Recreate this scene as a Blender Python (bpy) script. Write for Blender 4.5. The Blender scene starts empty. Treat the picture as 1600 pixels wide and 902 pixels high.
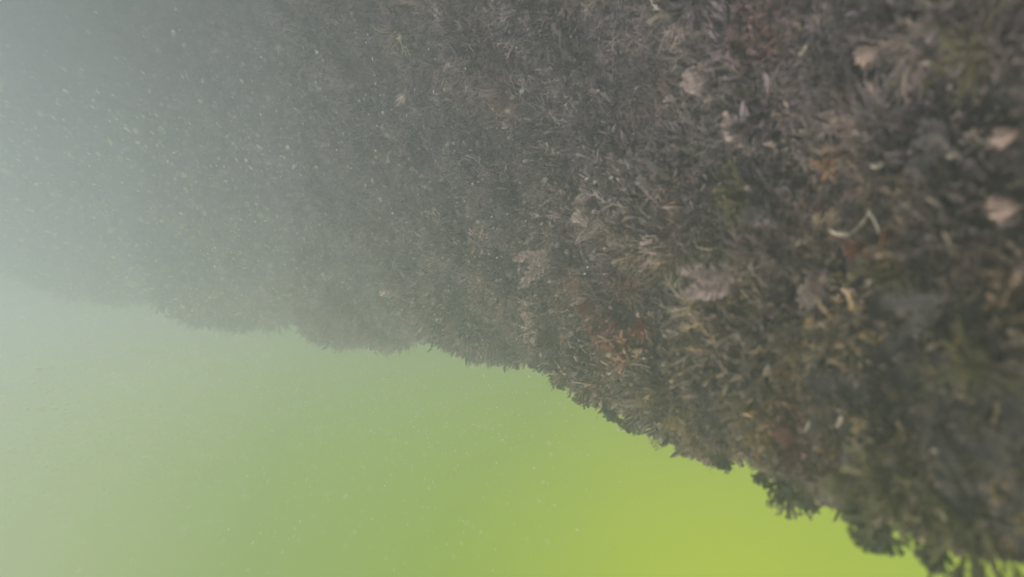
import bpy, math, random
import numpy as np
from mathutils import Vector, Matrix, Euler

sc = bpy.context.scene
R = math.radians
COL = sc.collection
rng = np.random.default_rng(7)
random.seed(7)

# ------------------------------------------------------------------ camera
# The diver holds the camera upside down: world +Z is up, the picture is rolled by half a turn.
F = 953.0                                   # focal length in photo pixels (1600 wide)
cd = bpy.data.cameras.new('camera'); cam = bpy.data.objects.new('camera', cd); COL.objects.link(cam)
cam.matrix_world = Matrix(((-1, 0, 0, 0), (0, 0, -1, 0), (0, -1, 0, 0), (0, 0, 0, 1)))
cd.sensor_width = 36.0; cd.lens = 36.0 * F / 1600.0
cd.clip_start = 0.01; cd.clip_end = 200.0
cd.dof.use_dof = True; cd.dof.focus_distance = 1.6; cd.dof.aperture_fstop = 3.0
sc.camera = cam
sc.render.resolution_x = 1024; sc.render.resolution_y = 577

# ------------------------------------------------------------------ open water all round (world) and daylight
SUN_TO = Vector((0.45, -0.58, 0.68)).normalized()        # direction towards the light
GLOW = Vector((-0.50, 0.74, 0.45)).normalized()          # where the sunlit surface water is brightest
w = bpy.data.worlds.new('World'); sc.world = w; w.use_nodes = True
nt = w.node_tree; nt.nodes.clear()
def N(tree, typ, **kw):
    n = tree.nodes.new(typ)
    for k, v in kw.items(): setattr(n, k, v)
    return n
def ramp(tree, stops, interp='LINEAR'):
    r = N(tree, 'ShaderNodeValToRGB'); cr = r.color_ramp; cr.interpolation = interp
    while len(cr.elements) < len(stops): cr.elements.new(0.5)
    for e, (p, c) in zip(cr.elements, stops):
        e.position = p; e.color = (c[0], c[1], c[2], 1)
    return r
tc = N(nt, 'ShaderNodeTexCoord')
dot = N(nt, 'ShaderNodeVectorMath', operation='DOT_PRODUCT'); dot.inputs[1].default_value = GLOW
nt.links.new(tc.outputs['Generated'], dot.inputs[0])
mr = N(nt, 'ShaderNodeMapRange'); mr.inputs['From Min'].default_value = -1; mr.inputs['From Max'].default_value = 1
nt.links.new(dot.outputs['Value'], mr.inputs['Value'])
rp = ramp(nt, [(0.0, (0.32, 0.36, 0.44)), (0.45, (0.35, 0.40, 0.43)), (0.62, (0.39, 0.465, 0.26)), (0.72, (0.35, 0.44, 0.165)),
               (0.81, (0.27, 0.385, 0.085)), (0.90, (0.28, 0.41, 0.035)), (1.0, (0.43, 0.55, 0.008))])
wn = N(nt, 'ShaderNodeTexNoise'); wn.inputs['Scale'].default_value = 2.2; wn.inputs['Detail'].default_value = 3
nt.links.new(tc.outputs['Generated'], wn.inputs['Vector'])
wm = N(nt, 'ShaderNodeMath', operation='MULTIPLY_ADD'); wm.inputs[1].default_value = .10
ws = N(nt, 'ShaderNodeMath', operation='SUBTRACT'); ws.inputs[1].default_value = .05
nt.links.new(wn.outputs['Fac'], wm.inputs[0]); nt.links.new(mr.outputs['Result'], ws.inputs[0]); nt.links.new(ws.outputs[0], wm.inputs[2])
nt.links.new(wm.outputs[0], rp.inputs['Fac'])
sky = N(nt, 'ShaderNodeTexSky'); sky.sky_type = 'NISHITA'; sky.sun_disc = False
sky.sun_elevation = math.asin(SUN_TO.z); sky.sun_rotation = math.atan2(SUN_TO.x, SUN_TO.y)
bg1 = N(nt, 'ShaderNodeBackground'); bg1.inputs['Strength'].default_value = 1.0
bg2 = N(nt, 'ShaderNodeBackground'); bg2.inputs['Strength'].default_value = 0.003
add = N(nt, 'ShaderNodeAddShader'); out = N(nt, 'ShaderNodeOutputWorld')
nt.links.new(rp.outputs['Color'], bg1.inputs['Color']); nt.links.new(sky.outputs['Color'], bg2.inputs['Color'])
nt.links.new(bg1.outputs[0], add.inputs[0]); nt.links.new(bg2.outputs[0], add.inputs[1])
nt.links.new(add.outputs[0], out.inputs['Surface'])

sd = bpy.data.lights.new('sun', 'SUN'); sun = bpy.data.objects.new('sun', sd); COL.objects.link(sun)
sd.energy = 5.0; sd.angle = R(6); sd.color = (1.0, 0.93, 0.87)
sun.rotation_euler = SUN_TO.to_track_quat('Z', 'Y').to_euler()

sc.view_settings.view_transform = 'Standard'; sc.view_settings.look = 'None'
sc.view_settings.exposure = 0.0; sc.view_settings.gamma = 1.0
sc.render.engine = 'CYCLES'
sc.cycles.volume_bounces = 3

# ------------------------------------------------------------------ helpers
def tag(o, label=None, cat=None, group=None, kind=None):
    if label: o['label'] = label
    if cat: o['category'] = cat
    if group: o['group'] = group
    if kind: o['kind'] = kind
    return o

def ray(px, py):                              # photo pixel -> direction with forward component 1
    return Vector((-(px - 800) / F, 1.0, (py - 451) / F))

# 2-D gradient-free value noise
def vnoise(x, y, seed):
    xi = np.floor(x).astype(np.int64); yi = np.floor(y).astype(np.int64)
    fx = x - xi; fy = y - yi
    fx = fx * fx * (3 - 2 * fx); fy = fy * fy * (3 - 2 * fy)
    def h(a, b):
        n = (a * 374761393 + b * 668265263 + seed * 1274126177) & 0xffffffff
        n = ((n ^ (n >> 13)) * 1274126177) & 0xffffffff
        return ((n ^ (n >> 16)) & 0xffff) / 32767.5 - 1.0
    return (h(xi, yi) * (1 - fx) + h(xi + 1, yi) * fx) * (1 - fy) + (h(xi, yi + 1) * (1 - fx) + h(xi + 1, yi + 1) * fx) * fy

# ------------------------------------------------------------------ the bank: control points (photo px, py, metres ahead) -> thin-plate surface
ctrl_px = [  # the crest of the bank
    (1750, 960, .38), (1620, 930, .40), (1570, 885, .412), (1500, 815, .43), (1440, 775, .45), (1330, 742, .52), (1220, 724, .62), (1150, 700, .71), (1080, 674, .82), (960, 630, 1.05), (860, 588, 1.35),
    (760, 551, 1.75), (690, 522, 2.15), (620, 526, 2.7), (520, 528, 3.3), (400, 508, 3.9), (300, 484, 4.5), (150, 444, 5.3), (0, 386, 6.0), (-200, 350, 6.5),
    # the slope down from it, towards the camera
    (1600, 300, .42), (1600, 560, .40), (1600, 0, .44), (1600, 760, .40), (1350, 600, .52), (1300, 300, .60), (1300, 0, .62), (1080, 560, .85), (1000, 300, .98), (1000, 0, .92),
    (850, 450, 1.35), (800, 200, 1.32), (650, 0, 1.35), (650, 300, 1.85), (600, 430, 2.3), (450, 380, 3.2), (430, 150, 2.9), (300, 0, 3.0),
    (200, 300, 4.7), (0, 0, 5.0), (0, 250, 5.9), (-300, 0, 6.2)]
P = []
for px, py, d in ctrl_px:
    r = ray(px, py) * d; P.append((r.x, r.y, r.z))
P += [(-.62, .48, .10), (-.56, .78, .14), (-.46, .36, .27), (-.50, .20, .26), (-1.0, .2, .15), (-1.1, 1.0, .02), (-.7, 1.6, .0), (-.4, 2.6, -.05), (.3, 3.6, -.2), (1.2, 5.0, -.3), (3.0, 7.0, -.35), (6, 8.0, -.5), (-.45, -.3, -.2), (-1.2, -1.2, .0),
      (.2, .1, -.72), (.2, -.9, -.85), (1.2, -.6, -1.15), (3, .4, -2.5), (6, 3.0, -3.7), (5, -1, -3.6), (8.5, 7, -1.6), (-1.5, 5, -.6), (-2, 3, -.4), (0, 8, -.8)]
C45 = math.sqrt(.5)                            # the bank is a height field over a plane tipped 45 degrees: (s, y) -> h
P = np.array([((x - z) * C45, y, (x + z) * C45) for x, y, z in P])
def world(s, y, h): return np.stack([(s + h) * C45, y, (h - s) * C45], -1)
def tps(d2): return np.where(d2 > 1e-12, 0.5 * d2 * np.log(np.maximum(d2, 1e-12)), 0)
n = len(P)
D2 = ((P[:, None, :2] - P[None, :, :2]) ** 2).sum(-1)
A = np.zeros((n + 3, n + 3)); A[:n, :n] = tps(D2) + np.eye(n) * 4e-3
A[:n, n] = 1; A[:n, n + 1:] = P[:, :2]; A[n, :n] = 1; A[n + 1:, :n] = P[:, :2].T
SOL = np.linalg.solve(A, np.concatenate([P[:, 2], np.zeros(3)]))
def height(x, y, rough=True):
    x = np.asarray(x, float); y = np.asarray(y, float); s = x.shape
    xf = x.ravel(); yf = y.ravel(); z = np.empty_like(xf)
    for i in range(0, len(xf), 20000):
        a = xf[i:i + 20000]; b = yf[i:i + 20000]
        d2 = (a[:, None] - P[None, :, 0]) ** 2 + (b[:, None] - P[None, :, 1]) ** 2
        z[i:i + 20000] = tps(d2) @ SOL[:n] + SOL[n] + SOL[n + 1] * a + SOL[n + 2] * b
    if rough:
        z += .022 * vnoise(xf / .16, yf / .16, 3) + .014 * vnoise(xf / .07 + 4, yf / .07, 5) + .006 * vnoise(xf / .03, yf / .03, 9)
        z += .03 * vnoise(xf / .6, yf / .6, 13) * np.clip((yf - 1.6), 0, 1)
    return z.reshape(s)
def normals(x, y, e=.02):
    zx = (height(x + e, y) - height(x - e, y)) / (2 * e); zy = (height(x, y + e) - height(x, y - e)) / (2 * e)
    nn = world(-zx, -zy, np.ones_like(zx))
    return nn / np.linalg.norm(nn, axis=-1, keepdims=True), np.sqrt(1 + zx ** 2 + zy ** 2)
def hit(px, py):                               # where a line of sight meets the bank
    r = ray(px, py); t = np.arange(.25, 6, .004)
    hh = (r.x + r.z) * C45 * t; z = height((r.x - r.z) * C45 * t, t); below = np.nonzero(hh < z)[0]
    if len(below) == 0:                         # a miss: the nearest approach to the crest
        k = int(np.argmin((hh - z) / t))
    else: k = below[0]
    d = t[k]; return Vector(world((r.x - r.z) * C45 * d, d, float(z[k])))

# ------------------------------------------------------------------ materials
def algae_mat(name, stops, patch=True, tipc=(0.34, 0.29, 0.27), tipamt=.5, rough=.75, trans=.25, rnd=.5):
    m = bpy.data.materials.new(name); m.use_nodes = True; t = m.node_tree; t.nodes.clear()
    o = N(t, 'ShaderNodeOutputMaterial'); bs = N(t, 'ShaderNodeBsdfPrincipled'); tr = N(t, 'ShaderNodeBsdfTranslucent'); mx = N(t, 'ShaderNodeMixShader')
    mx.inputs[0].default_value = trans
    geo = N(t, 'ShaderNodeNewGeometry'); oi = N(t, 'ShaderNodeObjectInfo')
    n1 = N(t, 'ShaderNodeTexNoise'); n1.inputs['Scale'].default_value = 9; n1.inputs['Detail'].default_value = 5; n1.inputs['Roughness'].default_value = .72
    t.links.new(geo.outputs['Position'], n1.inputs['Vector'])
    mr = N(t, 'ShaderNodeMapRange'); mr.inputs['From Min'].default_value = .30; mr.inputs['From Max'].default_value = .70
    t.links.new(n1.outputs['Fac'], mr.inputs['Value'])
    ad = N(t, 'ShaderNodeMath', operation='MULTIPLY_ADD'); ad.inputs[1].default_value = rnd; 
    t.links.new(oi.outputs['Random'], ad.inputs[0])
    sb = N(t, 'ShaderNodeMath', operation='SUBTRACT'); sb.inputs[1].default_value = rnd / 2
    t.links.new(mr.outputs['Result'], sb.inputs[0]); t.links.new(sb.outputs[0], ad.inputs[2])
    rp = ramp(t, stops); t.links.new(ad.outputs[0], rp.inputs['Fac'])
    col = rp.outputs['Color']
    if patch:                                   # encrusting red weed grows in patches
        n2 = N(t, 'ShaderNodeTexNoise'); n2.inputs['Scale'].default_value = 7; n2.inputs['Detail'].default_value = 4
        vm = N(t, 'ShaderNodeVectorMath', operation='ADD'); vm.inputs[1].default_value = (5.3, 2.1, 7.7)
        t.links.new(geo.outputs['Position'], vm.inputs[0]); t.links.new(vm.outputs[0], n2.inputs['Vector'])
        m2 = N(t, 'ShaderNodeMapRange'); m2.inputs['From Min'].default_value = .56; m2.inputs['From Max'].default_value = .66
        m2.inputs['To Max'].default_value = .7
        t.links.new(n2.outputs['Fac'], m2.inputs['Value'])
        mc = N(t, 'ShaderNodeMix', data_type='RGBA'); mc.inputs['B'].default_value = (.17, .060, .035, 1)
        t.links.new(m2.outputs['Result'], mc.inputs['Factor']); t.links.new(col, mc.inputs['A']); col = mc.outputs['Result']
        # beds of rust red weed at three places of the bank
        for (qx, qy), rad, cc in (((970, 500), .095, (.30, .075, .04, 1)), ((1262, 688), .05, (.13, .04, .035, 1)), ((1108, 262), .03, (.28, .06, .04, 1)), ((905, 440), .05, (.26, .09, .05, 1)), ((800, 150), .06, (.22, .10, .06, 1))):
            vd = N(t, 'ShaderNodeVectorMath', operation='DISTANCE'); vd.inputs[1].default_value = hit(qx, qy); t.links.new(geo.outputs['Position'], vd.inputs[0])
            m3 = N(t, 'ShaderNodeMapRange'); m3.inputs['From Min'].default_value = rad * 1.1; m3.inputs['From Max'].default_value = rad * .3; m3.inputs['To Max'].default_value = 1.1
            t.links.new(vd.outputs['Value'], m3.inputs['Value'])
            m4 = N(t, 'ShaderNodeMapRange'); m4.inputs['From Min'].default_value = .34; m4.inputs['From Max'].default_value = .50; t.links.new(n1.outputs['Fac'], m4.inputs['Value'])
            m5 = N(t, 'ShaderNodeMath', operation='MULTIPLY'); t.links.new(m3.outputs[0], m5.inputs[0]); t.links.new(m4.outputs[0], m5.inputs[1])
            c2 = N(t, 'ShaderNodeMix', data_type='RGBA'); c2.inputs['B'].default_value = cc
            t.links.new(m5.outputs[0], c2.inputs['Factor']); t.links.new(col, c2.inputs['A']); col = c2.outputs['Result']
        # olive weed near the crest, with the water's green light painted into its colour
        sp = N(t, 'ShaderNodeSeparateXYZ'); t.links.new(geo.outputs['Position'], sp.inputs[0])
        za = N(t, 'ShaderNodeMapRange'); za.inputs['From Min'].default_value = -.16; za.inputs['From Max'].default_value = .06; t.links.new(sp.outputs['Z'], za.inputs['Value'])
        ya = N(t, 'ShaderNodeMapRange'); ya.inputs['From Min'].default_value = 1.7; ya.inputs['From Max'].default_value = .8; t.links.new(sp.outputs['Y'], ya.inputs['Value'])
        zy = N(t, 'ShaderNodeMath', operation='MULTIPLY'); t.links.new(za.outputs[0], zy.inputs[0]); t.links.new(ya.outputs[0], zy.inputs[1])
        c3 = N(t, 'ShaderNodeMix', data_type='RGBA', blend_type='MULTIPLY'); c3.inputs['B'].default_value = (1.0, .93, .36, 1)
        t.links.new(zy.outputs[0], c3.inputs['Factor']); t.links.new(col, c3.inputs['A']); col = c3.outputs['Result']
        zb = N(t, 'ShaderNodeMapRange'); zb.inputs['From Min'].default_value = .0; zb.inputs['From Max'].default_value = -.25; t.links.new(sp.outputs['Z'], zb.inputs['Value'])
        c4 = N(t, 'ShaderNodeMix', data_type='RGBA', blend_type='MULTIPLY'); c4.inputs['B'].default_value = (.78, .78, .98, 1)  # darker and bluer lower down: bluish shade painted into the weed colour
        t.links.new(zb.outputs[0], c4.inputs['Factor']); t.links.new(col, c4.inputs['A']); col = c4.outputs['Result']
        # noise patches from near-black to pale lilac, multiplied over the colour
        n5 = N(t, 'ShaderNodeTexNoise'); n5.inputs['Scale'].default_value = 10; n5.inputs['Detail'].default_value = 4; n5.inputs['Roughness'].default_value = .6
        v5 = N(t, 'ShaderNodeVectorMath', operation='ADD'); v5.inputs[1].default_value = (1.3, 9.1, 4.7); t.links.new(geo.outputs['Position'], v5.inputs[0]); t.links.new(v5.outputs[0], n5.inputs['Vector'])
        r5 = ramp(t, [(.38, (.22, .23, .27)), (.48, (.75, .74, .74)), (.56, (1.0, 1.0, 1.0)), (.64, (1.45, 1.35, 1.42))]); t.links.new(n5.outputs['Fac'], r5.inputs['Fac'])
        c5 = N(t, 'ShaderNodeMix', data_type='RGBA', blend_type='MULTIPLY'); c5.inputs['Factor'].default_value = 1; t.links.new(col, c5.inputs['A']); t.links.new(r5.outputs['Color'], c5.inputs['B']); col = c5.outputs['Result']
    at = N(t, 'ShaderNodeAttribute', attribute_name='tip')
    tm = N(t, 'ShaderNodeMath', operation='MULTIPLY'); tm.inputs[1].default_value = tipamt
    pw = N(t, 'ShaderNodeMath', operation='POWER'); pw.inputs[1].default_value = 2.2
    t.links.new(at.outputs['Fac'], pw.inputs[0]); t.links.new(pw.outputs[0], tm.inputs[0])
    mt = N(t, 'ShaderNodeMix', data_type='RGBA'); mt.inputs['B'].default_value = (*tipc, 1)
    t.links.new(tm.outputs[0], mt.inputs['Factor']); t.links.new(col, mt.inputs['A'])
    bs.inputs['Roughness'].default_value = rough; bs.inputs['Specular IOR Level'].default_value = .25
    t.links.new(mt.outputs['Result'], bs.inputs['Base Color']); t.links.new(mt.outputs['Result'], tr.inputs['Color'])
    t.links.new(bs.outputs[0], mx.inputs[1]); t.links.new(tr.outputs[0], mx.inputs[2]); t.links.new(mx.outputs[0], o.inputs['Surface'])
    return m
DARK = (.010, .009, .009); BRN = (.088, .066, .050); OLV = (.14, .13, .05); GRY = (.17, .152, .150); MAU = (.30, .225, .225); TAN = (.38, .30, .19)
M = {}
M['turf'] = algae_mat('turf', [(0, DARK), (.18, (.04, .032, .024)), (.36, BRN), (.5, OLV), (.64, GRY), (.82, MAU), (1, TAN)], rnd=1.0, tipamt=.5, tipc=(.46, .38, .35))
M['dark'] = algae_mat('dark_green_weed', [(0, (.02, .03, .018)), (.5, (.075, .078, .034)), (1, (.13, .13, .06))], patch=False, tipamt=.15, tipc=(.15, .15, .07))
M['pink'] = algae_mat('pale_pink_weed', [(0, (.22, .16, .16)), (.5, (.36, .27, .26)), (1, (.48, .38, .34))], patch=False, tipc=(.7, .58, .5), tipamt=.7)
M['tan'] = algae_mat('tan_weed', [(0, (.16, .13, .08)), (.5, (.26, .21, .14)), (1, (.36, .30, .2))], patch=False, tipc=(.5, .42, .28))
M['red'] = algae_mat('rust_red_weed', [(0, (.14, .035, .02)), (.5, (.28, .07, .04)), (1, (.36, .12, .07))], patch=False, tipc=(.34, .17, .11), rnd=.8)
M['maroon'] = algae_mat('maroon_weed', [(0, (.06, .02, .018)), (.5, (.12, .04, .035)), (1, (.18, .07, .06))], patch=False, tipc=(.2, .09, .08))
M['orange'] = algae_mat('orange_weed', [(0, (.13, .06, .03)), (.5, (.26, .13, .06)), (1, (.40, .23, .11))], patch=False, tipc=(.7, .5, .25))
M['olive'] = algae_mat('olive_weed', [(0, (.045, .04, .02)), (.5, (.11, .10, .045)), (1, (.19, .17, .08))], patch=False, tipc=(.24, .22, .11))
M['grey'] = algae_mat('grey_weed', [(0, (.09, .085, .08)), (.5, (.15, .14, .135)), (1, (.22, .2, .19))], patch=False, tipc=(.4, .36, .33))

def simple_mat(name, c1, c2, scale=40, rough=.6, sub=0, bump=.3):
    m = bpy.data.materials.new(name); m.use_nodes = True; t = m.node_tree; b = t.nodes['Principled BSDF']
    geo = N(t, 'ShaderNodeTexCoord'); nz = N(t, 'ShaderNodeTexNoise'); nz.inputs['Scale'].default_value = scale; nz.inputs['Detail'].default_value = 6
    t.links.new(geo.outputs['Object'], nz.inputs['Vector'])
    r = ramp(t, [(.3, c1), (.7, c2)]); t.links.new(nz.outputs['Fac'], r.inputs['Fac']); t.links.new(r.outputs['Color'], b.inputs['Base Color'])
    b.inputs['Roughness'].default_value = rough
    bp = N(t, 'ShaderNodeBump'); bp.inputs['Strength'].default_value = bump; bp.inputs['Distance'].default_value = .004
    t.links.new(nz.outputs['Fac'], bp.inputs['Height']); t.links.new(bp.outputs['Normal'], b.inputs['Normal'])
    return m
M['rock'] = simple_mat('silty_rock', (.010, .009, .008), (.06, .05, .04), 60, .95, bump=1)
M['shell'] = simple_mat('peach_shell', (.12, .08, .06), (.46, .34, .27), 60, .7, bump=1)
M['fleck'] = simple_mat('pale_flake', (.30, .25, .17), (.66, .60, .46), 120, .7)
M['speck'] = simple_mat('drifting_speck', (.80, .82, .76), (.93, .93, .88), 300, .4, bump=0)
M['speck'].node_tree.nodes['Principled BSDF'].inputs['Subsurface Weight'].default_value = 0
_t = M['speck'].node_tree; _b = _t.nodes['Principled BSDF']; _tr = N(_t, 'ShaderNodeBsdfTranslucent'); _tr.inputs['Color'].default_value = (.95, .95, .84, 1); _mx = N(_t, 'ShaderNodeMixShader')
_t.links.new(_b.outputs[0], _mx.inputs[1]); _t.links.new(_tr.outputs[0], _mx.inputs[2]); _t.links.new(_mx.outputs[0], _t.nodes['Material Output'].inputs['Surface'])
M['hold'] = simple_mat('holdfast', (.03, .025, .018), (.08, .06, .04), 90, .8)

def mesh(name, V, Fc, mat, tip=None):
    me = bpy.data.meshes.new(name); me.from_pydata([tuple(v) for v in V], [], Fc); me.materials.append(mat)
    if tip is not None:
        a = me.attributes.new('tip', 'FLOAT', 'POINT'); a.data.foreach_set('value', np.asarray(tip, dtype=np.float32))
    return me
def link(name, me, parent=None, loc=None):
    o = bpy.data.objects.new(name, me); COL.objects.link(o)
    if parent is not None: o.parent = parent
    if loc is not None: o.location = loc
    return o

# ------------------------------------------------------------------ seabed (structure)
def warp(a, b, c, nfine, ncoarse):             # fine spacing inside [a,b], coarse out to c
    fine = np.linspace(a, b, nfine); k = np.linspace(0, 1, ncoarse + 1)[1:] ** 1.6
    return np.concatenate([(a - k * (a - c[0]))[::-1], fine, b + k * (c[1] - b)])
gx = warp(-.7, 2.6, (-1.8, 5.6), 250, 24); gy = warp(.15, 4.0, (-1.8, 8.2), 260, 26)
X, Y = np.meshgrid(gx, gy); Z = height(X, Y)
nxg, nyg = len(gx), len(gy)
idx = np.arange(nxg * nyg).reshape(nyg, nxg)
quads = np.stack([idx[:-1, :-1], idx[:-1, 1:], idx[1:, 1:], idx[1:, :-1]], -1).reshape(-1, 4)
me = mesh('seabed', world(X.ravel(), Y.ravel(), Z.ravel()), quads.tolist(), M['rock'])
me.polygons.foreach_set('use_smooth', [True] * len(me.polygons))
tag(link('seabed', me), 'dark silty bank under the seaweed, sloping up to a crest', kind='structure')

# ------------------------------------------------------------------ frond shapes. growth along +Z. each returns V, F, tip
class B:
    def __init__(s): s.V = []; s.F = []; s.T = []
    def ribbon(s, pts, wid, side, t0, t1):     # flat ribbon along pts
        b = len(s.V); n = len(pts)
        for i, p in enumerate(pts):
            h = wid[i] * .5; s.V.append(p - side * h); s.V.append(p + side * h)
            tt = t0 + (t1 - t0) * i / (n - 1); s.T += [tt, tt]
        for i in range(n - 1):
            a = b + 2 * i; s.F.append((a, a + 1, a + 3, a + 2))
    def blob(s, c, r, tip=.3):
        b = len(s.V)
        for v in ((1, 0, 0), (0, 1, 0), (-1, 0, 0), (0, -1, 0), (0, 0, 1.1), (0, 0, -.6)):
            s.V.append(Vector(c) + Vector(v) * r * random.uniform(.7, 1.2)); s.T.append(tip)
        for i in range(4):
            s.F.append((b + i, b + (i + 1) % 4, b + 4)); s.F.append((b + (i + 1) % 4, b + i, b + 5))
    def merge(s, o, mtx):
        b = len(s.V); s.V += [mtx @ v for v in o.V]; s.F += [tuple(b + i for i in f) for f in o.F]; s.T += o.T
def rot_about(v, axis, a): return Matrix.Rotation(a, 3, axis) @ v
def fan(L=1.0, levels=5, wid=.10, spread=.42, flex=.15):       # forked flat blade, jagged lobed outline
    b = B()
    def rec(p, d, side, lv, ln, wd):
        nrm = d.cross(side).normalized()
        d2 = rot_about(d, side, random.gauss(0, flex)); q = p + d2 * ln
        m = (p + q) / 2 + nrm * random.gauss(0, .04) * ln
        t0 = 1 - (lv + 1) / (levels + 1); t1 = 1 - lv / (levels + 1)
        b.ribbon([p, m, q], [wd, wd * 1.15, wd * (.8 if lv else .25)], side, t0, t1)
        if lv > 0:
            for sg in (-1, 1):
                if random.random() < .06 and lv < levels - 1: continue
                a = sg * spread * random.uniform(.6, 1.3)
                dn = rot_about(d2, nrm, a); sn = rot_about(side, nrm, a)
                sn = rot_about(sn, dn, random.gauss(0, .35))
                rec(q, dn, sn, lv - 1, ln * random.uniform(.66, .9), wd * .86)
    rec(Vector((0, 0, 0)), Vector((0, 0, 1)), Vector((1, 0, 0)), levels, L * .27, L * wid)
    return b
def feather(L=1.0, pairs=13, wid=.022, lean=.25, leaf=3, broad=.30):      # plumose: axis, branchlets, pinnules
    b = B(); pts = []; p = Vector((0, 0, 0)); d = Vector((random.gauss(0, .1), random.gauss(0, .1), 1)).normalized()
    ax = Vector((random.gauss(0, 1), random.gauss(0, 1), 0)).normalized()
    nseg = pairs + 2
    for i in range(nseg + 1):
        pts.append(p.copy()); d = rot_about(d, ax, lean / nseg * random.uniform(.5, 1.8)); p = p + d * L / nseg
    side = Vector((1, 0, 0))
    b.ribbon(pts, [L * wid * (1.6 - 1.2 * i / nseg) for i in range(nseg + 1)], side, 0, .7)
    for i in range(2, nseg + 1):
        f = i / nseg; ln = L * broad * math.sin(math.pi * min(1, .18 + f * .82)) + L * .05
        for sg in (-1, 1):
            dd = (pts[i] - pts[i - 1]).normalized()
            o = rot_about(dd, Vector((0, 1, 0)), sg * random.uniform(.6, 1.0)); o = rot_about(o, dd, random.gauss(0, .35))
            q = pts[i] + o * ln; mid = pts[i] + o * ln * .5 + dd * ln * .05
            sd_ = o.cross(Vector((0, 1, 0))).normalized()
            b.ribbon([pts[i], mid, q], [L * wid * .9, L * wid * .8, L * wid * .3], sd_, .4, 1)
            for k in range(leaf):
                s0 = pts[i].lerp(q, (k + 1) / (leaf + 1))
                for s2 in (-1, 1):
                    o2 = rot_about(o, Vector((0, 1, 0)), s2 * .7); o2 = rot_about(o2, o, random.gauss(0, .6)); e = s0 + o2 * ln * .28
                    b.ribbon([s0, e], [L * wid * .8, L * wid * .35], o2.cross(Vector((0, 1, 0))).normalized(), .6, 1)
    return b
def strands(L=1.0, num=12, wid=.028):
    b = B()
    for k in range(num):
        p = Vector((random.gauss(0, .05), random.gauss(0, .05), 0)) * L
        d = Vector((random.gauss(0, .35), random.gauss(0, .35), 1)).normalized(); ln = L * random.uniform(.5, 1.1)
        pts = []; ax = Vector((random.gauss(0, 1), random.gauss(0, 1), random.gauss(0, .4))).normalized(); a = random.gauss(0, .3)
        for i in range(6): pts.append(p.copy()); d = rot_about(d, ax, a); p = p + d * ln / 5
        sd_ = Vector((random.gauss(0, 1), random.gauss(0, 1), 0)).normalized()
        b.ribbon(pts, [L * wid * q for q in (1, 1.1, 1.1, .95, .7, .2)], sd_, 0, 1)
        for i in range(1, 5):
            for sg in (-1, 1):
                if random.random() < .7:
                    e = pts[i] + rot_about((pts[i + 1] - pts[i]).normalized(), sd_.cross(d).normalized(), sg * .8) * ln * random.uniform(.08, .2)
                    b.ribbon([pts[i], e], [L * wid * .8, L * wid * .3], sd_, i / 5, 1)
    return b
def blade(L=1.0, wid=.34, n=9, ruffle=.08, curl=.6):           # broad ruffled blade with a torn, toothed margin
    b = B(); base = 0; rows = []
    p = Vector((0, 0, 0)); d = Vector((0, 0, 1))
    for i in range(n + 1):
        f = i / n; hw = L * wid * .5 * (math.sin(math.pi * min(1, .07 + f * .88)) ** .8) * (random.uniform(.72, 1.25) if i % 2 else random.uniform(.95, 1.3))
        r = []
        for j in range(5):
            x = (j / 2 - 1) * hw
            r.append(len(b.V)); b.V.append(p + Vector((x, math.sin(f * 9 + j * 2.1) * L * ruffle * abs(j - 2) / 2, random.gauss(0, .012) * L if abs(j - 2) == 2 else 0)))
            b.T.append(max(f, .0) * (.6 + .4 * abs(j - 2) / 2))
        rows.append(r); d = rot_about(d, Vector((1, 0, 0)), curl / n); p = p + d * L / n
    for i in range(n):
        for j in range(4):
            b.F.append((rows[i][j], rows[i][j + 1], rows[i + 1][j + 1], rows[i + 1][j]))
    return b
def place(maker, num, tilt, size=1.0, **kw):
    b = B()
    for k in range(num):
        f = maker(L=size * random.uniform(.65, 1.1), **kw)
        m = Euler((random.gauss(0, tilt), random.gauss(0, tilt), random.uniform(0, 6.28))).to_matrix()
        off = Vector((random.gauss(0, .12), random.gauss(0, .12), 0)) * size
        b.merge(f, Matrix.Translation(off) @ m.to_4x4())
    return b

# ------------------------------------------------------------------ plants, shells and chips one can point at
FLOW = Vector((-.157, -1.0, -.05)).normalized()   # the surge lays the weed over, towards the camera
CLEAR = []                                      # room the turf leaves round them
def grow(px, py, ang=None, toward=.35, sink=-.010):
    """root point on the bank and growth direction; ang = direction seen in the photo, degrees, 0 right, 90 down"""
    p = hit(px, py); s_, h_ = (p.x - p.z) * C45, (p.x + p.z) * C45
    nn, _ = normals(np.array([s_]), np.array([p.y]), .04); nn = Vector(nn[0])
    if ang is None: d = nn * .7 + FLOW * .6 + Vector((0, 0, .3))
    else: d = Vector((-math.cos(R(ang)), 0, math.sin(R(ang)))) + FLOW * toward + nn * .25
    return p - nn * sink, d.normalized(), p.length
def frame(d, spin=0.0):
    return (d.to_track_quat('Z', 'Y').to_matrix() @ Matrix.Rotation(spin, 3, 'Z')).to_euler()
def face(d):                                   # turn the flat side of a fan to the viewer's half of the water
    v = FLOW - d * FLOW.dot(d)
    if v.length < .05: return frame(d)
    yv = v.normalized(); xv = yv.cross(d).normalized()
    return Matrix((xv, yv, d)).transposed().to_euler()
KIND = dict(fan=fan, feather=feather, strands=strands, blade=blade)
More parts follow.
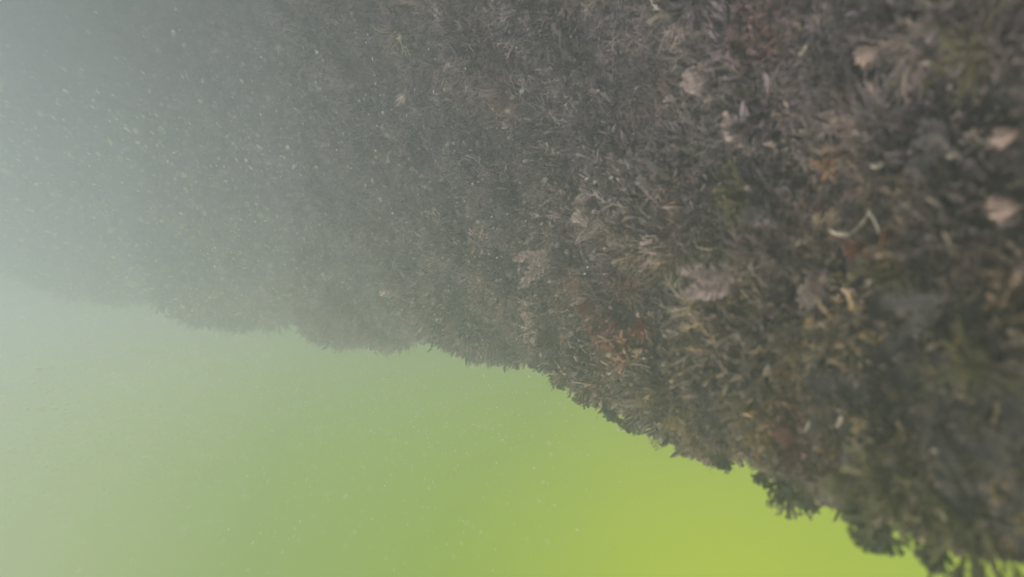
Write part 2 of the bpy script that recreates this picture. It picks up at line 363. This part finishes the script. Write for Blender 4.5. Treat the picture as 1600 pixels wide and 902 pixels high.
def clump(name, label, px, py, sizepx, mat, kind, count, ang=None, tilt=.35, group=None, toward=.35, cat='seaweed', facing=True, **kw):
    p, d, dist = grow(px, py, ang, toward); L = sizepx * dist / F
    if mat != 'dark': CLEAR.append((*(p + d * L * .45), L * .52))
    t = bpy.data.objects.new(name, None); COL.objects.link(t); t.empty_display_size = .02
    t.location = p; t.rotation_euler = face(d) if facing else frame(d); tag(t, label, cat, group)
    hb = B()
    for k in range(5): hb.blob((random.gauss(0, .04) * L, random.gauss(0, .04) * L, random.gauss(0, .02) * L), L * .05)
    link('holdfast', mesh('holdfast', hb.V, hb.F, M['hold'], hb.T), t)
    for k in range(count):
        f = KIND[kind](L=L * random.uniform(.75, 1.08), **kw)
        o = link('frond', mesh('frond', f.V, f.F, M[mat], f.T), t, Vector((random.gauss(0, .05), random.gauss(0, .05), 0)) * L)
        a = (k - (count - 1) / 2) / max(1, count - 1) * 2 * tilt * 1.3
        o.rotation_euler = (random.gauss(0, tilt * .6), a + random.gauss(0, tilt * .3), random.gauss(0, .4))
    return t
def shell(name, label, px, py, sizepx, ang, mat='shell', cat='shell', ratio=.55, group=None):
    p, d, dist = grow(px, py, ang, .2, -.012); L = sizepx * dist / F; CLEAR.append((*p, L * .42)); V = []; Fc = []; nr, nc = 7, 19
    brk = [random.uniform(.62, 1.05) for _ in range(nc)]
    for i in range(nr):                         # ribbed, cupped valve with growth steps
        f = .06 + .94 * i / (nr - 1)
        for j in range(nc):
            a = (j / (nc - 1) - .5) * 2.3; rib = (1 + .05 * (j % 2) * f) * (1 - f * f * (1 - brk[j]))
            V.append((L * ratio * math.sin(a) * f * rib * 1.0, L * .34 * (1 - f * f * .9) * math.cos(a * .6) * rib, L * (f * math.cos(a * .8) * rib - .35) + (i % 2) * .015 * L))
    for i in range(nr - 1):
        for j in range(nc - 1): a = i * nc + j; Fc.append((a, a + 1, a + nc + 1, a + nc))
    o = link(name, mesh(name, V, Fc, M[mat])); sm = o.modifiers.new('thickness', 'SOLIDIFY'); sm.thickness = L * .05
    o.data.polygons.foreach_set('use_smooth', [True] * len(Fc))
    o.location = p; o.rotation_euler = face(d); tag(o, label, cat, group); return o
def chip(label, px, py, w, h, ang, mat='fleck', name='shell_chip', cat='shell chip', group=None):
    """a broken, curved sliver of shell: long axis at ang"""
    p, d, dist = grow(px, py, ang, .25, -.016); k = dist / F * .85; w *= .8; CLEAR.append((*p, max(.014, h * k * .5))); V = []; Fc = []; n = 7
    for i in range(n):
        f = i / (n - 1) - .5; wd = w * k * .5 * (1 - (abs(f) * 1.7) ** 2 * .95) * random.uniform(.8, 1.15); bow = (.25 - f * f) * h * k * .35
        for x, y in ((-1, 0), (-.3, .45), (.5, .3), (1, -.1), (0, -.35)): V.append((x * wd + bow, y * wd, f * h * k))
    for i in range(n - 1):
        for j in range(5): a = i * 5; Fc.append((a + j, a + (j + 1) % 5, a + 5 + (j + 1) % 5, a + 5 + j))
    Fc += [(4, 3, 2, 1, 0), tuple(n * 5 - 5 + j for j in range(5))]
    o = link(name, mesh(name, V, Fc, M[mat])); o.location = p; o.rotation_euler = face(d); tag(o, label, cat, group); return o

SW = 'seaweed_clump'
# pale pink and cream weeds on the slope
G1 = 'pale seaweeds on the slope'
clump(SW, 'pale pink seaweed fan pointing down left, largest pink one in the upper right', 1196, 188, 75, 'pink', 'fan', 4, 128, .22, G1, wid=.16, spread=.3, levels=4)
clump(SW, 'pale pink ragged seaweed tuft with a cream tip, near the centre of the bank', 955, 318, 62, 'pink', 'feather', 5, 148, .4, G1, pairs=10, wid=.05, leaf=2)
clump(SW, 'long pale pink feathery seaweed lying level above the orange sprig', 1185, 440, 115, 'pink', 'feather', 5, 166, .10, G1, pairs=17, wid=.022, broad=.13)
clump(SW, 'pale mauve seaweed streak lying diagonally left of the rusty patch', 880, 395, 85, 'pink', 'feather', 4, 155, .10, G1, pairs=15, wid=.022, broad=.13)
clump(SW, 'cream bushy seaweed hanging in curved fingers, just above the long pink feathery one', 1145, 380, 62, 'tan', 'strands', 5, 75, .5, G1, num=6, wid=.04)
clump(SW, 'pale grey pink upright seaweed right of the long pink feathery one', 1300, 425, 70, 'pink', 'feather', 4, 105, .3, G1, pairs=11, wid=.05)
clump(SW, 'buff fan shaped seaweed with combed tips between the rusty red weeds', 985, 458, 58, 'tan', 'fan', 4, 70, .4, G1, levels=4, wid=.12)
clump(SW, 'small pale lilac seaweed tuft below the grey pink upright one', 1213, 505, 38, 'pink', 'fan', 3, 110, .3, G1, levels=3, wid=.14)
clump(SW, 'dusty pink seaweed above the largest pink fan, against a dark hollow', 1150, 120, 70, 'pink', 'feather', 4, 150, .35, G1, pairs=10, wid=.05)
clump(SW, 'pale grey curved seaweed finger low on the right slope', 1350, 690, 42, 'grey', 'strands', 2, 110, .3, G1, num=5, wid=.07)
clump(SW, 'pale seaweed tuft shaped like a small crown at the top left of the clear part', 612, 232, 34, 'tan', 'fan', 4, 85, .5, G1, levels=3, wid=.1)
clump(SW, 'faded pink strand of seaweed at the very top right of the middle', 1080, 12, 80, 'pink', 'strands', 3, 108, .2, G1, num=6, wid=.05)
clump(SW, 'cream topped seaweed bush beside the top edge, left of the dusty pink ones', 628, 45, 48, 'tan', 'strands', 4, 85, .25, G1, num=7, wid=.05)
clump(SW, 'pale grey feathery seaweed right of the cream shell near the right edge', 1510, 205, 76, 'grey', 'feather', 5, 155, .2, G1, pairs=13, wid=.02, broad=.15)
clump(SW, 'grey pink seaweed combed sideways under the pair of yellow chips', 1230, 330, 60, 'grey', 'feather', 5, 120, .4, G1, pairs=10, wid=.04)
clump(SW, 'mauve grey seaweed bush in the middle of the bank, left of the pale tuft', 800, 300, 45, 'grey', 'feather', 6, 90, .6, G1, pairs=10, wid=.04)
clump(SW, 'long grey plume of seaweed combed to the left in the right hand shadow', 1500, 470, 90, 'grey', 'feather', 5, 172, .16, G1, pairs=15, wid=.02, broad=.13)
# rusty red
G2 = 'rusty red seaweeds'
for k, a in enumerate((('brick red seaweed rosette above the white chip, left of the buff fan', 925, 465, 34, 80), ('brightest rust red seaweed, directly below the buff fan', 962, 505, 40, 75),
          ('rust red seaweed right of the brightest one and below the buff fan', 1012, 500, 34, 80), ('small orange red weed beside a white splinter, uppermost of the rusty cluster', 893, 430, 24, 30),
          ('dark red seaweed lobe left of the pair of yellow chips', 1106, 258, 36, 95), ('small orange brown weed just below the rusty cluster', 968, 540, 20, 80),
          ('maroon seaweed spread low on the bank above the red twig', 1262, 684, 34, 150), ('faint reddish weed in the pale upper part of the bank', 790, 140, 36, 85),
          ('brown orange seaweed between the forked white twig and the right edge', 1402, 358, 48, 80), ('brown red weed under the arch of the forked white twig', 1370, 385, 40, 100),
          ('orange brown seaweed lobe in the upper right, beneath a yellow chip', 1326, 232, 46, 85))):
    clump(SW, a[0], a[1], a[2], a[3] * 1.15, 'orange' if 'orange' in a[0] else 'maroon' if 'maroon' in a[0] else 'red', 'fan' if k % 3 else 'feather', 5, a[4], .7, G2)
# twigs
clump('seaweed_twig', 'thin orange forked seaweed sprig left of centre right, lying level on olive weed', 1140, 556, 62, 'orange', 'strands', 1, 190, .1, num=3, wid=.07)
clump('seaweed_twig', 'thin red branching twig above the dark crest, below the maroon weed', 1182, 684, 44, 'red', 'strands', 1, 60, .1, num=3, wid=.05)
chip('slender white twig standing diagonally in the right half, longest white one', 1366, 352, 9, 74, 128, name='white_twig', cat='twig')
chip('short cream branch lying level at the foot of the long white twig', 1338, 363, 11, 34, 185, name='white_twig', cat='twig')
chip('pale grey side branch curving down from the top of the long white twig', 1390, 350, 8, 46, 65, name='white_twig', cat='twig')
# shells
shell('shell', 'large peach and orange shell at the right edge of the picture', 1592, 330, 46, 172, ratio=.42)
shell('shell', 'small bright peach shell standing alone in the upper left of the bank', 638, 150, 26, 125, ratio=.35)
shell('shell', 'tiny orange peach shell below the bright peach one', 644, 223, 13, 90)
shell('shell', 'cream and peach shell at the tip of the ragged pale pink tuft', 921, 345, 18, 135)
shell('shell', 'blurred orange cream shell at the right edge above the large one', 1594, 214, 36, 145, ratio=.42)
shell('shell', 'buff pink shell high in the upper right, lying on dark weed', 1376, 82, 38, 140, ratio=.42)
# chips
for a in (('thin white shell sliver, left one of two at the top right of the middle', 1137, 70, 6, 24, 115), ('thin white shell sliver, right one of the slanting pair near the top', 1163, 78, 6, 30, 115),
          ('cream shell chip right of the two white slivers', 1273, 78, 9, 34, 120), ('bright white chip left of the two white slivers', 1072, 104, 7, 22, 112),
          ('orange tinted chip right of the buff pink shell', 1457, 102, 9, 32, 130), ('round yellow shell chip in the dark hollow at upper right', 1328, 181, 17, 18, 90),
          ('small orange chip between the yellow round one and the right edge', 1363, 176, 9, 20, 120), ('left one of two yellow chips side by side above the olive weed', 1130, 286, 8, 14, 95),
          ('right one of two yellow chips side by side above the olive weed', 1146, 284, 8, 18, 115), ('cream sliver right of the largest pink fan', 1230, 176, 7, 22, 115),
          ('white curved sliver in the middle of the upper bank', 873, 250, 7, 18, 120), ('tiny yellow sliver in the pale upper part of the bank', 836, 164, 5, 16, 92),
          ('cream oval chip right of the ragged pale pink tuft', 1070, 336, 8, 14, 125), ('yellow chip up left of the long white twig', 1300, 344, 12, 13, 90),
          ('white splinter at the left tip of the rusty cluster', 872, 437, 6, 18, 140), ('white chip below the brick red rosette', 936, 510, 7, 9, 90),
          ('cream knob between two rust red seaweeds', 1012, 491, 10, 11, 90), ('cream knob under the right rust red seaweed', 1011, 533, 8, 9, 90),
          ('pale yellow chip in the maroon weed, left one', 1286, 662, 8, 18, 110), ('cream streaked chip above the maroon weed, right one', 1336, 656, 11, 24, 115),
          ('bright white green chip low at the far right', 1490, 697, 8, 16, 190), ('cream chip lying in shade near the pale grey pink seaweed', 1393, 424, 8, 16, 165),
          ('pale orange chip in the blurred dark weed of the bottom right', 1494, 784, 14, 18, 95), ('cream fleck on the far top right edge', 1520, 245, 12, 26, 150),
          ('white green fleck among olive weed right of the rusty cluster', 1146, 518, 8, 9, 90), ('pale chip at the centre top, over a grey tuft', 1190, 230, 7, 16, 110),
          ('cream chip on the slope above the forked white twig', 1396, 262, 14, 30, 160), ('pinkish chip left of the forked white twig', 1272, 380, 9, 16, 120)):
    chip(a[0], a[1], a[2], a[3], a[4], a[5])
# big olive and dark weeds of the lower right
G3 = 'olive seaweeds low on the near slope'
for a in (('olive seaweed fan in the bottom right, lit along its edge', 1455, 745, 80, 60, 'olive', 'fan'), ('pale olive lobed weed curling left above the olive fan', 1440, 735, 80, 170, 'olive', 'fan'),
          ('olive weed below the red twig, just inside the crest', 1225, 735, 62, 50, 'olive', 'fan'), ('large soft olive weed on the right edge under the long grey plume', 1560, 560, 84, 170, 'olive', 'strands'),
          ('olive weed patch beneath the pair of yellow chips', 1200, 300, 70, 150, 'olive', 'fan'), ('yellow green weed right of the brown orange blade', 1425, 400, 60, 120, 'olive', 'fan'),
          ('olive tuft between the rusty cluster and the long pink feathery one', 1065, 410, 44, 100, 'olive', 'feather'), ('blurred olive weed spreading at the top right corner', 1560, 60, 76, 140, 'olive', 'strands'),
          ('dark olive fan in the bottom right corner of the bank', 1560, 800, 120, 120, 'olive', 'fan'), ('olive brown weed combed down left above the crest', 1345, 735, 45, 150, 'olive', 'feather')):
    clump(SW, a[0], a[1], a[2], a[3], a[5], a[6], 6, a[4], .5, G3)
# the crest: dark clumps against the bright water
G4 = 'dark seaweeds along the crest of the bank'
for a in (('dark seaweed clump at the foot of the crest, last before the bottom edge', 1440, 868, 46, 110), ('large dark lobed seaweed jutting into bright water, nearest the bottom right', 1352, 822, 62, 108),
          ('dark pointed weed pushing left from the largest crest clump', 1332, 820, 44, 160), ('dark three pointed seaweed in the notch of the crest, second large clump from the bottom', 1250, 770, 40, 150),
          ('dark seaweed hanging below the red twig on the crest', 1205, 758, 38, 95), ('small dark weed with a brown spiked tip on the crest', 1168, 742, 30, 100),
          ('dark round topped seaweed with a gap of light beside it', 1120, 715, 28, 110), ('dark broad seaweed clump on the crest with many teeth', 1064, 694, 34, 120),
          ('dark toothed weed left of the broad one', 1040, 685, 30, 140), ('dark seaweed jutting from the middle of the crest', 985, 652, 28, 115),
          ('grey dark weed on the crest where the edge steps down', 960, 640, 26, 130), ('small dark seaweed on the upper crest beside olive weed', 910, 616, 22, 110),
          ('grey green weed on the upper crest, below the rusty cluster', 865, 596, 20, 120), ('small grey weed on the crest just below its upper corner', 815, 576, 17, 110),
          ('tiny grey weed near the upper corner of the crest', 768, 556, 15, 110), ('farthest tiny weed at the upper corner of the crest', 722, 538, 12, 105)):
    clump(SW, a[0], a[1], a[2], a[3] * 1.0, 'dark', 'fan', 7, a[4], .5, G4, toward=.1, wid=.15, spread=.42, levels=5)

# ------------------------------------------------------------------ the turf: thousands of small tufts nobody could count
protos = bpy.data.collections.new('turf_tufts')
makers = [lambda: place(fan, 5, .5, levels=4, wid=.15), lambda: place(feather, 7, .45, pairs=11, leaf=2, broad=.15), lambda: place(feather, 5, .55, pairs=9, leaf=2),
          lambda: place(feather, 6, .4, pairs=13, leaf=2, wid=.026, broad=.12), lambda: place(strands, 4, .3, size=1.3), lambda: place(strands, 4, .45, size=1.1, wid=.035), lambda: place(strands, 5, .3, size=1.2, wid=.025),
          lambda: place(blade, 9, .5, n=7, wid=.16), lambda: place(fan, 6, .7, levels=3, wid=.15)]
for i, mk in enumerate(makers):
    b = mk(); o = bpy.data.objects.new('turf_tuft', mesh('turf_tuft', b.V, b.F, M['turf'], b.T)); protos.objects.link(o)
    o.name = 'turf_tuft_%02d' % i

def scatter(num, xr, yr, dens, where=None):
    x = rng.uniform(*xr, num); y = rng.uniform(*yr, num)
    if where is not None: k = where(x, y); x = x[k]; y = y[k]; num = len(x)
    nn, ar = normals(x, y); z = height(x, y)
    p = world(x, y, z); d = np.linalg.norm(p, axis=1)
    keep = (rng.random(num) < dens(d) * np.minimum(ar, 4)) & (d > .37)
    for cx, cy, cz, cr in CLEAR: keep &= ((p - np.array([cx, cy, cz])) ** 2).sum(1) > cr * cr
    return p[keep], nn[keep], d[keep]
pa = scatter(95000, (-.9, 1.5), (-.1, 2.6), lambda d: .55 * np.clip(1.1 / np.maximum(d, .3), .12, 2.4) ** 1.4)
far = lambda x, y: (x > 1.5) | (y > 2.6)
pb = scatter(70000, (-.9, 4.6), (-.1, 8.0), lambda d: .9 * np.clip(2.4 / np.maximum(d, .3), .1, 1.2) ** 1.5, far)
p1, n1, d1 = [np.concatenate([a, b]) for a, b in zip(pa, pb)]
num = len(p1); print('turf tufts', num)
clump = np.clip(.5 + .8 * vnoise(p1[:, 2] / .08 + p1[:, 0] / .08, p1[:, 1] / .08, 21), 0, 1)
scl = (.019 + .038 * clump ** 1.6) * np.where(p1[:, 2] > .05, .8, 1) * np.clip(.55 + .6 * d1, .7, 1) * rng.uniform(.6, 1.4, num) * np.clip(.75 + .25 * d1, .75, 2.0)
dirs = n1 * .55 + np.array([0, 0, .15]) + np.array(FLOW) * (.25 + 1.0 * rng.random((num, 1)) + .6 * np.clip(-p1[:, 2:3] * 4, 0, 1)) + rng.normal(0, .28, (num, 3))
dirs /= np.linalg.norm(dirs, axis=1, keepdims=True)
rot = np.empty((num, 3)); spin = rng.uniform(0, 6.283, num)
for i in range(num):
    q = Vector(dirs[i]).to_track_quat('Z', 'Y').to_matrix() @ Matrix.Rotation(spin[i], 3, 'Z')
    rot[i] = q.to_euler()
leafy = np.array([0, len(makers) - 2, len(makers) - 1, 0, 2]); crestw = np.clip((p1[:, 2] + .02) / .12, 0, 1) * (p1[:, 1] < 2.4)
pick = np.where(rng.random(num) < crestw * .9, leafy[rng.integers(0, 5, num)], rng.integers(0, len(makers), num))
me = bpy.data.meshes.new('seaweed_turf'); me.from_pydata((p1 - n1 * .003).tolist(), [], [])
for nm, ty, key, arr in (('rot', 'FLOAT_VECTOR', 'vector', rot.ravel()), ('scl', 'FLOAT', 'value', scl), ('pick', 'INT', 'value', pick)):
    a = me.attributes.new(nm, ty, 'POINT'); a.data.foreach_set(key, arr)
turf = tag(link('seaweed_turf', me), 'shaggy carpet of short brown, olive and grey seaweed all over the bank', 'seaweed', kind='stuff')
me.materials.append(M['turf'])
ng = bpy.data.node_groups.new('turf_nodes', 'GeometryNodeTree')
ng.interface.new_socket('Geometry', in_out='INPUT', socket_type='NodeSocketGeometry'); ng.interface.new_socket('Geometry', in_out='OUTPUT', socket_type='NodeSocketGeometry')
gi = N(ng, 'NodeGroupInput'); go = N(ng, 'NodeGroupOutput'); ip = N(ng, 'GeometryNodeInstanceOnPoints')
ci = N(ng, 'GeometryNodeCollectionInfo'); ci.inputs['Collection'].default_value = protos; ci.inputs['Separate Children'].default_value = True; ci.inputs['Reset Children'].default_value = True
def na(nm, dt): k = N(ng, 'GeometryNodeInputNamedAttribute', data_type=dt); k.inputs['Name'].default_value = nm; return k
ar_ = na('rot', 'FLOAT_VECTOR'); as_ = na('scl', 'FLOAT'); ap = na('pick', 'INT'); er = N(ng, 'FunctionNodeEulerToRotation')
ng.links.new(gi.outputs[0], ip.inputs['Points']); ng.links.new(ci.outputs[0], ip.inputs['Instance']); ip.inputs['Pick Instance'].default_value = True
ng.links.new(ap.outputs['Attribute'], ip.inputs['Instance Index']); ng.links.new(ar_.outputs['Attribute'], er.inputs[0]); ng.links.new(er.outputs[0], ip.inputs['Rotation'])
ng.links.new(as_.outputs['Attribute'], ip.inputs['Scale']); ng.links.new(ip.outputs[0], go.inputs[0])
md = turf.modifiers.new('tufts', 'NODES'); md.node_group = ng

# ------------------------------------------------------------------ drifting specks in the water
b = B(); axis = -FLOW
def speck(p, r, el):
    o = len(b.V); q = axis.to_track_quat('Z', 'Y').to_matrix() @ Matrix.Rotation(random.uniform(0, 6.28), 3, 'Z')
    for v in ((1, 0, 0), (0, 1, 0), (-1, 0, 0), (0, -1, 0), (0, 0, el), (0, 0, -el)): b.V.append(p + q @ (Vector(v) * r * random.uniform(.7, 1.3)))
    for i in range(4): b.F.append((o + i, o + (i + 1) % 4, o + 4)); b.F.append((o + (i + 1) % 4, o + i, o + 5))
cnt = 0
for k in range(26000):
    d = random.uniform(.5, 2.6); px = random.triangular(-250, 1050, 300); py = random.triangular(0, 920, 560)
    p = ray(px, py) * d; s_, h_ = (p.x - p.z) * C45, (p.x + p.z) * C45
    if p.z > .42 or h_ < float(height(np.array([s_]), np.array([p.y]))[0]) + .05: continue
    speck(p, random.choice((.2, .22, .24, .26, .28, .32, .38, .5, .7)) * .00135 * (.6 + .5 * d), random.uniform(2, 11)); cnt += 1
print('specks', cnt)
tag(link('drifting_specks', mesh('drifting_specks', b.V, b.F, M['speck'])), 'pale specks drifting in the cloudy water', kind='stuff')

# ------------------------------------------------------------------ haze: the turbid water itself
hx0, hx1, hy0, hy1, hz0, hz1 = -5.0, 10.0, -2.6, 8.6, -8.0, .42
V = [(x, y, z) for x in (hx0, hx1) for y in (hy0, hy1) for z in (hz0, hz1)]
Fh = [(0, 1, 3, 2), (4, 6, 7, 5), (0, 4, 5, 1), (2, 3, 7, 6), (0, 2, 6, 4), (1, 5, 7, 3)]
hm = bpy.data.materials.new('turbid_water'); hm.use_nodes = True; t = hm.node_tree; t.nodes.clear()
pv = N(t, 'ShaderNodeVolumePrincipled'); ho = N(t, 'ShaderNodeOutputMaterial'); t.links.new(pv.outputs[0], ho.inputs['Volume'])
pv.inputs['Color'].default_value = (.85, .91, .97, 1); pv.inputs['Density'].default_value = .345; pv.inputs['Anisotropy'].default_value = .48
haze = link('haze', mesh('haze', V, Fh, hm)); tag(haze, 'pale turbid green water filling the view', kind='stuff')
